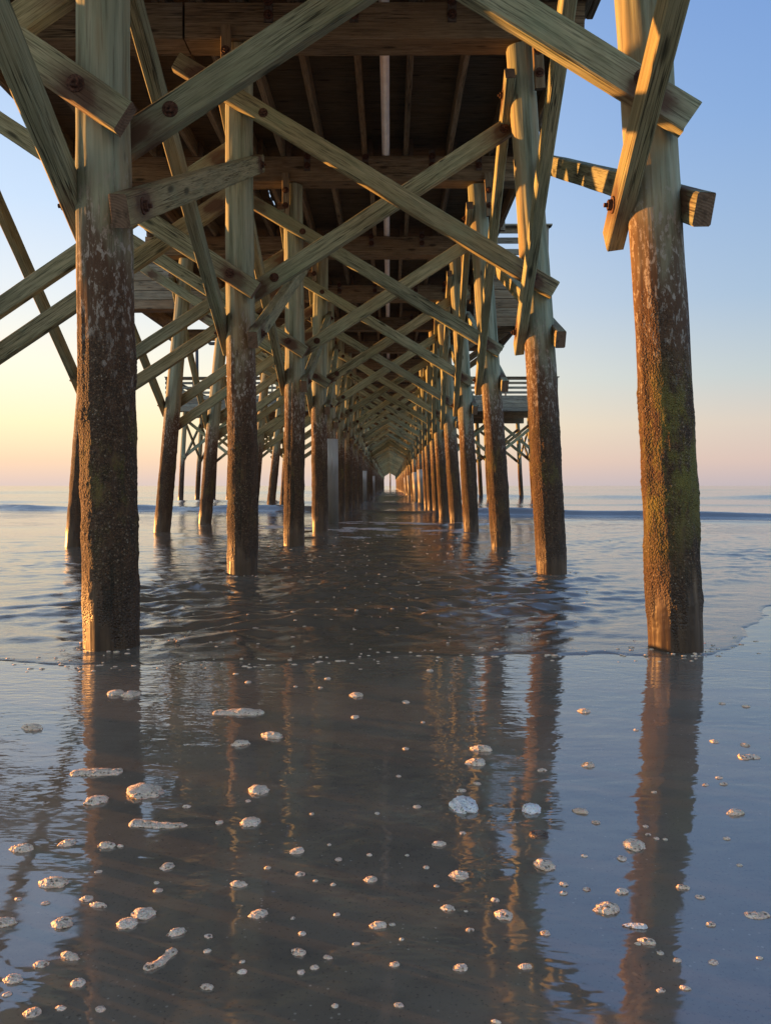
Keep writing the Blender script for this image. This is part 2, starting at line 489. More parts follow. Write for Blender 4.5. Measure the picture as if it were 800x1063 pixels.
for yy in (by(LAST) - .9, by(LAST) - 8.2):
    add_piling(pier, PO, .1, yy, 0, 60, 'lo')
# the far bracing, one mass
def merge_timbers(name, segs, t, h, side, mats, parent):
    bm = bmesh.new()
    for u, v in segs:
        m, L = frame_matrix(u, v, side)
        r = bmesh.ops.create_cube(bm, size=1.0, matrix=m @ Matrix.Diagonal((L, t, h, 1)))
    o = link(name, mesh_from_bm(bm, name), parent, [M[k] for k in mats])
    o['kind'] = 'stuff'; o['half_len'] = 1000.0
    return o
merge_timbers('distant_side_bracing', side_far, .10, .168, (1, 0, 0), ('timber',), pier)

# joists, lapped over each cap
JX = (-1.93, -1.52, -.95, -.33, .27, .9, 1.5, 2.02)
far_j = []
for i in bents[:-1]:
    for k, x in enumerate(JX):
        off = .038 if i % 2 else -.038
        u, v = W(x + off, by(i) - .16, 5.855), W(x + off, by(i+1) + .16, 5.855)
        if i <= 10:
            put_timber('joist', pier, u, v, (1, 0, 0), t=.07, h=.245, mats=('cap', 'cap_end'), rough=False)
        else:
            far_j.append((u, v))
merge_timbers('distant_joists', far_j, .07, .245, (1, 0, 0), ('cap',), pier)

def deck_planks(x0, x1, y0, y1, org, z=5.976, along='x', wdt=.19):
    rng = random.Random(3); B = []; p = (y0 if along == 'x' else x0); end = (y1 if along == 'x' else x1)
    while p < end - .02:
        w = min(wdt, end - p); g = rng.uniform(.001, .002); dz = 0.0
        e0, e1 = rng.uniform(-.02, .02), rng.uniform(-.02, .02)
        if along == 'x': B.append((x0 + e0 - org.x, x1 + e1 - org.x, p - org.y, p + w - g - org.y, z + dz, z + .045 + dz))
        else: B.append((p - org.x, p + w - g - org.x, y0 + e0 - org.y, y1 + e1 - org.y, z + dz, z + .045 + dz))
        p += w
    return boxes_mesh(B, 'deck')
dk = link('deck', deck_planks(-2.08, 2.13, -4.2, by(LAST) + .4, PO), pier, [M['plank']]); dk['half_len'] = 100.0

def railing(parent, org, p0, p1, z0=6.03, step=1.85, mat='grey', top=True):
    """Posts and four rails from p0 to p1 (world x, y)."""
    p0, p1 = Vector((*p0, 0)), Vector((*p1, 0)); d = p1 - p0; L = d.length; d.normalize(); n = Vector((-d.y, d.x, 0))
    k = max(1, round(L/step))
    for j in range(k + 1):
        c = p0 + d*(L*j/k) - org
        put_timber('railing_post', parent, c + Vector((0, 0, z0 - .35)), c + Vector((0, 0, z0 + 1.04)), n, t=.09, h=.09, mats=(mat, 'cap_end'), seed=0, rough=False)
    for zz in (.2, .47, .74, .98):
        a = p0 + n*.068 - org + Vector((0, 0, z0 + zz)); b = p1 + n*.068 - org + Vector((0, 0, z0 + zz))
        put_timber('rail', parent, a - d*.05, b + d*.05, n, t=.038, h=.14, mats=(mat, 'cap_end'), seed=0, rough=False)
    if top:
        a = p0 - org + Vector((0, 0, z0 + 1.065)); b = p1 - org + Vector((0, 0, z0 + 1.065))
        put_timber('handrail', parent, a - d*.12, b + d*.12, (0, 0, 1), t=.04, h=.2, mats=(mat, 'cap_end'), seed=0, rough=False)
railing(pier, PO, (2.1, 5.0), (2.1, 18.4))
railing(pier, PO, (2.1, 26.0), (2.1, 43.9))

def fascia(parent, org, x0, x1, y, z0, z1, n=5, mats=('grey', 'cap_end')):
    h = (z1 - z0)/n
    for k in range(n):
        zc = z0 + h*(k + .5)
        put_timber('fascia_board', parent, Vector((x0, y, zc)) - org, Vector((x1, y, zc)) - org, (0, 1, 0), t=.05, h=h - .012, mats=mats, seed=k % 3, rough=False)

# ------------------------------------------------------------------ platform widening the pier on the left
lp = thing('side_platform', 'wide timber platform joined to the pier on its sunny side, carried on sloping pilings', 'platform', (-4.2, 11.6, 0))
LO = Vector((-4.2, 11.6, 0))
def ox(i, z): return OXB[i] + .1*z
OXB = {0: -4.75, 1: -4.75, 2: -4.75, 3: -4.74, 4: -4.5, 5: -4.52, 6: -4.6, 7: -4.62, 8: -4.58, 9: -4.6, 10: -4.6}
for i in range(0, 11):
    y = by(i)
    o, spin = add_piling(lp, LO, OXB[i], y, .1, i, 'mid')
    put_timber('cap_beam', lp, Vector((-4.72, y, 5.55)) - LO, Vector((-2.06, y, 5.55)) - LO, (0, 1, 0), t=.31, h=.36, mats=('cap', 'cap_end'))
    b, L = put_timber('cross_brace', lp, Vector((-4.75, y - .205, 5.12)) - LO, Vector((px(i, 'L', 2.9) + .19, y - .205, 2.87)) - LO, (0, 1, 0))
    add_bolt(b, (L/2 - .3, -.0475, 0))
    put_timber('cross_brace', lp, Vector((ox(i, 2.45) - .2, y + .205, 2.4)) - LO, Vector((px(i, 'L', 4.5) - .02, y + .205, 4.5)) - LO, (0, 1, 0))
    put_timber('cross_brace', lp, Vector((ox(i, 2.0) - .2, y + .33, 1.97)) - LO, Vector((px(i, 'L', 4.1) - .1, y + .33, 4.05)) - LO, (0, 1, 0))
    if i < 10:
        y2 = by(i+1)
        b, L = put_timber('side_brace', lp, Vector((ox(i, 4.95) - .2, y - .2, 5.0)) - LO, Vector((ox(i+1, 2.35) - .2, y2 + .22, 2.36)) - LO, (1, 0, 0), t=.10, h=.168)
        add_bolt(b, (L/2 - .25, -.05, 0))
        for x in (-4.62, -4.0, -3.4, -2.8, -2.3):
            o2 = .038 if i % 2 else -.038
            put_timber('joist', lp, Vector((x + o2, y - .16, 5.855)) - LO, Vector((x + o2, y2 + .16, 5.855)) - LO, (1, 0, 0), t=.07, h=.245, mats=('cap', 'cap_end'), rough=False)
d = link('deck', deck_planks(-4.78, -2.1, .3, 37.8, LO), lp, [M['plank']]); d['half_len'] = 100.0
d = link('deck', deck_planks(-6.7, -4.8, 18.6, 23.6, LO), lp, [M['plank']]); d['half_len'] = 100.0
fascia(lp, LO, -6.75, -4.0, 18.5, 5.12, 6.24, 5, ('cap', 'cap_end'))
for yy in (19.4, 23.2):
    put_timber('cap_beam', lp, Vector((-6.6, yy, 5.42)) - LO, Vector((-2.1, yy, 5.42)) - LO, (0, 1, 0), t=.28, h=.3, mats=('cap', 'cap_end'))
put_timber('edge_beam', lp, Vector((-6.6, 18.6, 5.75)) - LO, Vector((-6.6, 23.5, 5.75)) - LO, (1, 0, 0), t=.1, h=.4, mats=('cap', 'cap_end'))
railing(lp, LO, (-6.65, 23.5), (-6.65, 18.6))

# ------------------------------------------------------------------ bump-out on the right
rp = thing('side_platform', 'small railed timber platform jutting out high behind the second right piling', 'platform', (2.9, 21, 0))
RO = Vector((2.9, 21, 0))
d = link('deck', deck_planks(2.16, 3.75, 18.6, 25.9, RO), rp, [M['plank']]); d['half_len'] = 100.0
fascia(rp, RO, 2.0, 3.72, 18.55, 4.72, 6.03, 6, ('cap', 'cap_end'))
railing(rp, RO, (2.2, 18.55), (3.72, 18.55), step=1.5)
railing(rp, RO, (3.72, 18.6), (3.72, 25.8))
for yy in (19.0, 22.7, 25.6):
    put_timber('cap_beam', rp, Vector((1.96, yy, 5.55)) - RO, Vector((3.7, yy, 5.55)) - RO, (0, 1, 0), t=.28, h=.34, mats=('cap', 'cap_end'))
    put_timber('knee_brace', rp, Vector((1.55, yy, 4.1)) - RO, Vector((3.4, yy, 5.42)) - RO, (0, 1, 0), t=.11, h=.18, mats=('cap', 'cap_end'))
put_timber('edge_beam', rp, Vector((3.66, 18.6, 5.72)) - RO, Vector((3.66, 25.8, 5.72)) - RO, (1, 0, 0), t=.1, h=.5, mats=('cap', 'cap_end'))

# ------------------------------------------------------------------ cross platform far out, one arm to each side
def cross_arm(sgn, x_in, x_out, label):
    org = Vector((sgn*(x_in + x_out)/2, 50, 0))
    t = thing('cross_platform', label, 'platform', org)
    xa, xb = sorted((sgn*x_in, sgn*x_out))
    d = link('deck', deck_planks(xa, xb, 44.1, 55.9, org, along='y'), t, [M['plank']]); d['half_len'] = 100.0
    fascia(t, org, xa, xb, 44.05, 5.15, 6.05, 4)
    for yy in (46, 50, 54.5):
        put_timber('cap_beam', t, Vector((xa + .1, yy, 5.5)) - org, Vector((xb - .1, yy, 5.5)) - org, (0, 1, 0), t=.3, h=.4, mats=('cap', 'cap_end'))
        xs = [sgn*(x_out - .45), sgn*(x_out - 3.3), sgn*(x_out - 6.0)]
        for k, x in enumerate(xs):
            add_piling(t, org, x + sgn*.25, yy, -sgn*.06, 30, 'lo')
            if k:
                x0, x1 = sorted((xs[k-1], x))
                put_timber('cross_brace', t, Vector((x0, yy - .2, 2.6)) - org, Vector((x1, yy - .2, 4.9)) - org, (0, 1, 0), rough=False)
                put_timber('cross_brace', t, Vector((x0, yy + .2, 4.9)) - org, Vector((x1, yy + .2, 2.6)) - org, (0, 1, 0), rough=False)
    x = sgn*(x_out - .45)
    for ya, yb in ((46, 50), (50, 54.5)):
        put_timber('side_brace', t, Vector((x, ya, 4.9)) - org, Vector((x, yb, 2.5)) - org, (1, 0, 0), rough=False)
        put_timber('side_brace', t, Vector((x, ya, 2.5)) - org, Vector((x, yb, 4.9)) - org, (1, 0, 0), rough=False)
    railing(t, org, (xa, 44.1), (xb, 44.1), step=1.6)
    xo = sgn*x_out
    railing(t, org, (xo, 44.1), (xo, 55.9), step=1.6)
    return t
cross_arm(-1, 2.2, 12.7, 'distant railed platform arm with a lamp post, seen between the sloping left pilings')
cross_arm(1, 2.2, 9.5, 'distant railed platform arm reaching out behind the right row of pilings')

lamp = thing('lamp_post', 'thin dark lamp post with a short arm on the distant left platform arm', 'lamp post', (-11.45, 46, 6.03))
o = link('pole', cyl_mesh(.11, .09, 3.4, 12), lamp, [M['lamp']]); o.location = (0, 0, 1.7)
o = link('arm', cyl_mesh(.05, .05, .9, 8, 'X'), lamp, [M['lamp']]); o.location = (.4, 0, 3.38)
bm = bmesh.new(); bmesh.ops.create_cube(bm, size=1, matrix=Matrix.Diagonal((.5, .3, .16, 1)))
bmesh.ops.bevel(bm, geom=bm.edges, offset=.04, segments=2, affect='EDGES')
o = link('lamp_head', mesh_from_bm(bm, 'lamp_head'), lamp, [M['lamp']]); o.location = (.95, 0, 3.32)

# ------------------------------------------------------------------ white pipe slung under the deck
pm = cyl_mesh(.055, .055, 52, 20, 'Y')
pipe = link('drain_pipe', pm, None, [M['pvc']]); pipe.location = (-.06, 29, 5.80)
tag(pipe, 'white plastic pipe running lengthwise under the deck planks along the pier centre', 'pipe')

# ------------------------------------------------------------------ shore: sand sheet and sea
def axis_points(dense0, dense1, step, far, grow):
    """Evenly spaced between dense0 and dense1, then widening out to +-far."""
    a = list(np.arange(dense0, dense1, step))
    s = step; p = a[-1]; hi = []
    while p < far: s *= grow; p += s; hi.append(p)
    s = step; p = a[0]; lo = []
    while p > -far: s *= grow; p -= s; lo.append(p)
    return np.array(lo[::-1] + a + hi)

def shore_line(x):
    sp = np.log1p(np.exp(np.clip((x - 1.75)*5, -40, 40)))/5
    return 4.08 + 1.5*sp - .1*np.clip(-x - 2.2, 0, 40) - .16/(1 + np.exp((x + 1.0)*4)) + .09*np.sin(x*2.1 + .4) + .03*np.sin(x*5.3 + 1) + .016*np.sin(x*11.7)

def sand_height(x, y):
    s = np.clip(y - shore_line(x), 0, None)
    z = -.022*s - .0009*s**2*np.clip(1 - s/400, 0, 1)
    z = np.maximum(z, -6)
    back = np.clip(-y - 3, 0, None)
    z += .03*np.minimum(back, 60)
    z += np.exp(-(y - 1)**2/400)*(.0016*np.sin(x*1.7 + y*.9) + .0014*np.sin(x*.6 - y*2.3 + 1) + .0008*np.sin(x*3.9 + y*4.3))
    return z

xs = axis_points(-6, 6, .06, 3500, 1.09); ys = axis_points(-.5, 9, .06, 3500, 1.09)
X, Y = np.meshgrid(xs, ys)
sv = np.stack([X, Y, sand_height(X, Y)], -1).reshape(-1, 3)

n = N('wet_sand'); P = n.pos(); sp = n.sep(P)
grainy = n.noise(P, 420, 3, .7); mott = n.noise(P, 2.2, 5, .6); speck = n.noise(P, 130, 3, .6)
c = n.mix(n.step(mott, .35, .7), (.15, .115, .074), (.20, .158, .106))
c = n.mix(n.step(grainy, .45, .7, 0, .5), c, (.15, .12, .095))
c = n.mix(n.step(speck, .58, .7, 0, .6), c, (.035, .026, .02))
grit = n.math('MULTIPLY', n.step(n.voronoi(P, 48), .16, .09), n.step(n.noise(P, 5, 3), .5, .62))
c = n.mix(n.math('MULTIPLY', grit, .75), c, (.42, .35, .26))
blotch = n.noise(n.mapping(P, (5, 9, 1)), 1.0, 6, .68)
c = n.mix(n.step(blotch, .5, .7, 0, .4), c, (.075, .06, .043))
dry = n.step(sp[1], -5, -9)
c = n.mix(dry, c, (.38, .31, .22))
rip = n.noise(n.mapping(P, (4.5, 9, 1)), 1.0, 3, .5, .4)
rip2 = n.noise(n.mapping(P, (14, 34, 1)), 1.0, 2, .5, .3)
flow = n.noise(n.mapping(P, (2, 5, 1), (3, 1, 0)), 1.0, 3, .55, .8)
# agitated film close to the water's edge, calm towards the viewer
edge = n.step(sp[1], 1.7, 3.9)
leftish = n.step(sp[0], .3, -1.4)
h = n.math('ADD', n.math('MULTIPLY', rip, .55), n.math('MULTIPLY', n.math('MULTIPLY', rip2, .3), n.math('ADD', .12, n.math('MULTIPLY', edge, n.math('ADD', .35, n.math('MULTIPLY', leftish, .9))))))
h = n.math('ADD', h, n.math('MULTIPLY', flow, .35))
film = n.bump(h, n.step(sp[1], 1.0, 3.2, .24, .46), .012)
gb = n.bump(grainy, .08, .002)
n.bsdf(Base_Color=c, Roughness=.75, Normal=gb, Coat_Weight=n.math('SUBTRACT', 1.0, dry), Coat_Roughness=n.math('MULTIPLY', n.step(sp[1], 3.2, 1.0, .02, .045), n.step(flow, .3, .7, .6, 2.0)), Coat_IOR=2.25, Coat_Normal=film)
sand = link('wet_sand', mesh_np('wet_sand', sv, grid_faces(len(ys), len(xs))), None, [n.m])
sand['kind'] = 'structure'

# ---- sea
xs = axis_points(-5.5, 5.5, .026, 3500, 1.055)
yl = list(np.arange(3.3, 11, .024)); s = .024
while yl[-1] < 3500:
    s *= 1.0105 if yl[-1] < 45 else 1.06
    yl.append(yl[-1] + s)
ys = np.array(yl)
X, Y = np.meshgrid(xs, ys)
SPX = np.maximum(np.gradient(xs)[None, :], np.gradient(ys)[:, None])
rs = np.random.RandomState(5)
def patch(x, y, L, k=6, seed=0):
    r = np.random.RandomState(seed); out = np.zeros_like(x)
    for _ in range(k):
        a = r.uniform(0, 6.28); l = L*r.uniform(.6, 1.6)
        out += np.cos((x*np.cos(a) + y*np.sin(a))*6.283/l + r.uniform(0, 6.28))
    return out/k
S = Y - shore_line(X) + (1 + 1.2/(1 + np.exp(-(X - 1.9)*4)))*(.08*patch(X, Y, .9, 7, 91) + .055*patch(X, Y, .33, 8, 92) + .03*patch(X, Y, .14, 8, 93))
wav = np.zeros_like(X)
# drift the phase so crests are short and bent
dx = .25*patch(X, Y, 2.6, 5, 1); dy = .25*patch(X, Y, 2.2, 5, 2)
for _ in range(90):
    wl = math.exp(rs.uniform(math.log(.11), math.log(1.9)))
    a = rs.normal(-math.pi/2, .62)
    kx, ky = math.cos(a)*6.283/wl, math.sin(a)*6.283/wl
    amp = wl*.0068*rs.uniform(.5, 1.3)*(1.7 if wl < .3 else 1.0 if wl < .6 else .4)
    ph = (X + dx)*kx + (Y + dy)*ky + rs.uniform(0, 6.28)
    fade = np.clip((wl/SPX - 2.2)/2.5, 0, 1)
    sh = np.sin(ph)
    wav += amp*fade*(sh + .25*np.cos(2*ph))
gust = np.clip(.62 + .75*patch(X, Y, 4.5, 6, 3) + .35*patch(X, Y, 1.5, 5, 7), .14, 1.5)
leftb = 1 - .5/(1 + np.exp((2.0 - np.abs(X))*3))
for i in (1, 2, 3):
    for s in 'LR':
        rr = np.hypot(X - base[i, s][0], Y - by(i))
        wav += .007*np.sin(rr*6.283/.13 - 1)*np.exp(-np.clip(rr - .16, 0, None)/.28) + .012*np.exp(-(np.clip(rr - .16, 0, None)/.05)**2)
wav *= 1.0*gust*leftb*(1 - .5*np.clip((Y - 7)/5, 0, 1))
lace = np.zeros_like(X)
# sheets of swash: bent steps running along the shore
for (y0, amp, w, seed) in ((4.75, .020, .10, 21), (5.5, .022, .14, 22), (6.6, .026, .18, 23), (8.3, .03, .24, 24), (10.8, .035, .3, 25), (13.6, .05, .4, 26), (17.5, .06, .5, 27)):
    yc = y0 + .35*patch(X, Y*0, 3.5 + y0*.3, 4, seed) + .1*patch(X, Y*0, .9 + .1*y0, 3, seed + 40) + (shore_line(X) - 4.05)*.8
    t = (Y - yc)/w
    lace += np.exp(-((t + .25)/.45)**2)*np.clip(.05 + .9*patch(X, Y*0, 1.6, 5, seed + 80) + .5*patch(X, Y, .4, 6, seed + 81), 0, 1)
    wav += amp*.62*np.clip(.35 + .9*patch(X, Y*0, 4 + .3*y0, 4, seed + 60), 0, 1.2)*np.where(t < 0, np.exp(-t*t*2.2), np.exp(-t*t*.12))
# breakers farther out
ridges = np.zeros_like(X); foam = np.zeros_like(X)
for (y0, slope, amp, wf, wb, seed, lo) in ((25.5, -.35, .20, .3, .9, 31, .35), (21.5, -.25, .05, .3, .9, 38, 0), (38, -.2, .12, .9, 3.5, 32, .3), (56, .05, .22, 1.6, 5, 33, .2), (88, 0, .3, 2.5, 8, 34, .2), (140, .03, .38, 4, 12, 35, .2), (230, 0, .45, 6, 16, 36, .2), (360, 0, .5, 9, 24, 37, .2)):
    yc = y0 + slope*X + y0*.035*patch(X, Y*0, y0*.8, 5, seed) + .012*y0*patch(X, Y*0, 3.2, 6, seed + 9)
    t = Y - yc
    env = np.clip(lo + .5 + .6*patch(X, Y*0, y0*1.1, 4, seed + 50) + .45*patch(X, Y*0, y0*.16, 6, seed + 90), .12, 1.2)
    ridges += amp*env*np.where(t < 0, np.exp(-(t/wf)**2), np.exp(-(t/wb)**2))
    foam += np.clip(env - .85, 0, 1)*np.exp(-((t - .1*wb)/(wf*1.1))**2)*.9
under = np.exp(-(X/2.2)**2)
ridges *= 1 - .75*under*(Y < 34)
for (L, A) in ((7, .006), (11, .012), (17, .03)):
    r = np.random.RandomState(int(L))
    for _ in range(4):
        a = r.normal(-math.pi/2, .35); wl = L*r.uniform(.7, 1.3)
        ridges += A*np.clip((Y - 18)/25, 0, 1)*np.clip((wl/SPX - 2.2)/2.5, 0, 1)*np.sin((X*math.cos(a) + Y*math.sin(a))*6.283/wl + r.uniform(0, 6.28))
ramp = np.clip((S + .02)/.09, 0, 1); ramp = ramp*ramp*(3 - 2*ramp)
grow = np.clip(S/1.0, .16, 1)
Zw = np.where(S < -.02, -.02, 0) + (-.012 + ramp*(.0165 + wav*grow)) + ridges*np.clip((Y - 14)/6, 0, 1)
Zw = np.where(S < -.05, -.08, Zw)
# foam: swash lip, churn between the nearer pilings, crest spill
churn = np.exp(-((Y - 17)/4.0)**2)*np.clip(.38 + .9*patch(X, Y, 2.4, 6, 71) + .8*patch(X, Y, .8, 6, 72), 0, 1)*np.exp(-(X/5)**2)
lip = np.exp(-((S - .03)/.04)**2)*np.clip(.2 + .8*patch(X, Y, .8, 6, 73), 0, 1)
foam = np.clip(foam + churn*.9 + lip*.85 + lace*.62, 0, 1)
sea_me = mesh_np('sea_water', np.stack([X, Y, Zw], -1).reshape(-1, 3), grid_faces(len(ys), len(xs)))
at = sea_me.attributes.new('foam', 'FLOAT', 'POINT'); at.data.foreach_set('value', foam.astype(np.float32).ravel())

n = N('sea_water'); P = n.pos(); sp = n.sep(P)
far = n.step(sp[1], 9, 40)
b1 = n.noise(n.mapping(P, (11, 27, 1)), 1.0, 4, .65, .6)
b2 = n.noise(n.mapping(P, (.5, 1.6, 1)), 1.0, 5, .62, .3)
b3 = n.noise(n.mapping(P, (.1, .35, 1)), 1.0, 5, .62)
nearn = n.bump(b1, .3, .012)
farn = n.bump(n.math('ADD', b2, n.math('MULTIPLY', b3, 1.6)), n.math('MULTIPLY', far, .28), .1, nearn)
fz = n.noise(n.mapping(P, (16, 22, 1)), 1.0, 5, .7)
fv = n.voronoi(n.mapping(P, (22, 30, 1)), 1.0)
fm = n.step(n.math('ADD', n.attr('foam'), n.math('MULTIPLY', n.math('SUBTRACT', fz, .5), 1.1)), .42, .62)
deep = n.step(sp[1], 6, 60)
c = n.mix(deep, (.125, .10, .072), (.09, .11, .13))
c = n.mix(n.math('MULTIPLY', fm, .8), c, (.58, .55, .52))
n.bsdf(Base_Color=c, Roughness=n.math('ADD', n.math('ADD', .015, n.math('MULTIPLY', far, .09)), n.math('MULTIPLY', fm, .5)), IOR=1.7, Normal=farn)
sea = link('sea', sea_me, None, [n.m]); sea['kind'] = 'structure'

# ------------------------------------------------------------------ foam clumps left on the sand
def foam_mesh(seed, chain=None, sub=4, lump=.19, pit=.07):
    """Low lumpy mound, footprint about 1 x 1, height about 1, flat below."""
    bm = bmesh.new(); rng = random.Random(seed)
    bmesh.ops.create_icosphere(bm, subdivisions=sub, radius=.5)
    off = Vector((seed*3.1, seed*1.7, seed*.9))
    for v in bm.verts:
        d = v.co.normalized()
        r = .5*(1 + lump*1.3*noise.noise(d*1.6 + off) + lump*.8*noise.noise(d*4 + off))
        cell = noise.voronoi(d*7 + off)[0]
        r -= pit*max(0, .5 - cell[0]*1.4)
        r += .02*noise.noise(d*14 + off)
        v.co = d*r
        z = v.co.z
        v.co.z = max(z*2.0, -.16) if z > 0 else max(z, -.16)
    bmesh.ops.recalc_face_normals(bm, faces=bm.faces)
    return mesh_from_bm(bm, 'foam', True)
def foam_chain_mesh(seed, pts, sub=4):
    """Several merging lumps laid along pts (x, y, radius): bars and strings of foam, in metres."""
    bm = bmesh.new(); off = Vector((seed*2.3, seed, seed*.4))
    bmesh.ops.create_icosphere(bm, subdivisions=sub, radius=1)
    # sweep: map sphere longitude along the polyline
    P = [Vector((x, y, 0)) for x, y, r in pts]; Rr = [r for *_, r in pts]
    for v in bm.verts:
        d = v.co.copy()
        u = (d.x + 1)/2*(len(P) - 1); k = min(int(u), len(P) - 2); f = u - k
        c = P[k].lerp(P[k+1], f); rad = Rr[k]*(1 - f) + Rr[k+1]*f
        tan = (P[k+1] - P[k]).normalized(); nor = Vector((-tan.y, tan.x, 0))
        s = math.sqrt(max(0, 1 - d.x**2)); e = min(1, s*1.9)
        q = Vector((d.y, d.z, 0)); q = q.normalized() if q.length > 1e-6 else Vector((0, 0, 0))
        nn = 1 + .35*noise.noise(Vector((u*2.2, q.x, q.y)) + off) + .18*noise.noise(Vector((u*6, q.x*3, q.y*3)) + off)
        v.co = c + nor*q.x*rad*e*nn + Vector((0, 0, max(q.y*rad*e*nn*.9, -.004)))
        v.co += Vector((noise.noise(v.co*90), noise.noise(v.co*90 + off), 0))*.002
    bmesh.ops.recalc_face_normals(bm, faces=bm.faces)
    return mesh_from_bm(bm, 'foam_string', True)
LUMPS = [foam_mesh(s, sub=4) for s in range(1, 7)]
DABS = [foam_mesh(s, sub=3, lump=.2) for s in range(11, 17)]
FLAT = [foam_mesh(s, sub=4, lump=.4, pit=.08) for s in range(21, 25)]
def shell_mesh():
    bm = bmesh.new()
    pts = [(-.5, -.05), (-.2, .28), (.25, .3), (.5, .1), (.42, -.2), (.05, -.3)]
    lo = [bm.verts.new((x, y, 0)) for x, y in pts]; hi = [bm.verts.new((x*.86, y*.8, .3 + .25*x)) for x, y in pts]
    bm.faces.new(lo[::-1]); bm.faces.new(hi)
    for k in range(6): bm.faces.new((lo[k], lo[(k+1) % 6], hi[(k+1) % 6], hi[k]))
    bmesh.ops.bevel(bm, geom=list(bm.edges), offset=.05, segments=2, affect='EDGES')
    bmesh.ops.recalc_face_normals(bm, faces=bm.faces)
    return mesh_from_bm(bm, 'shell')
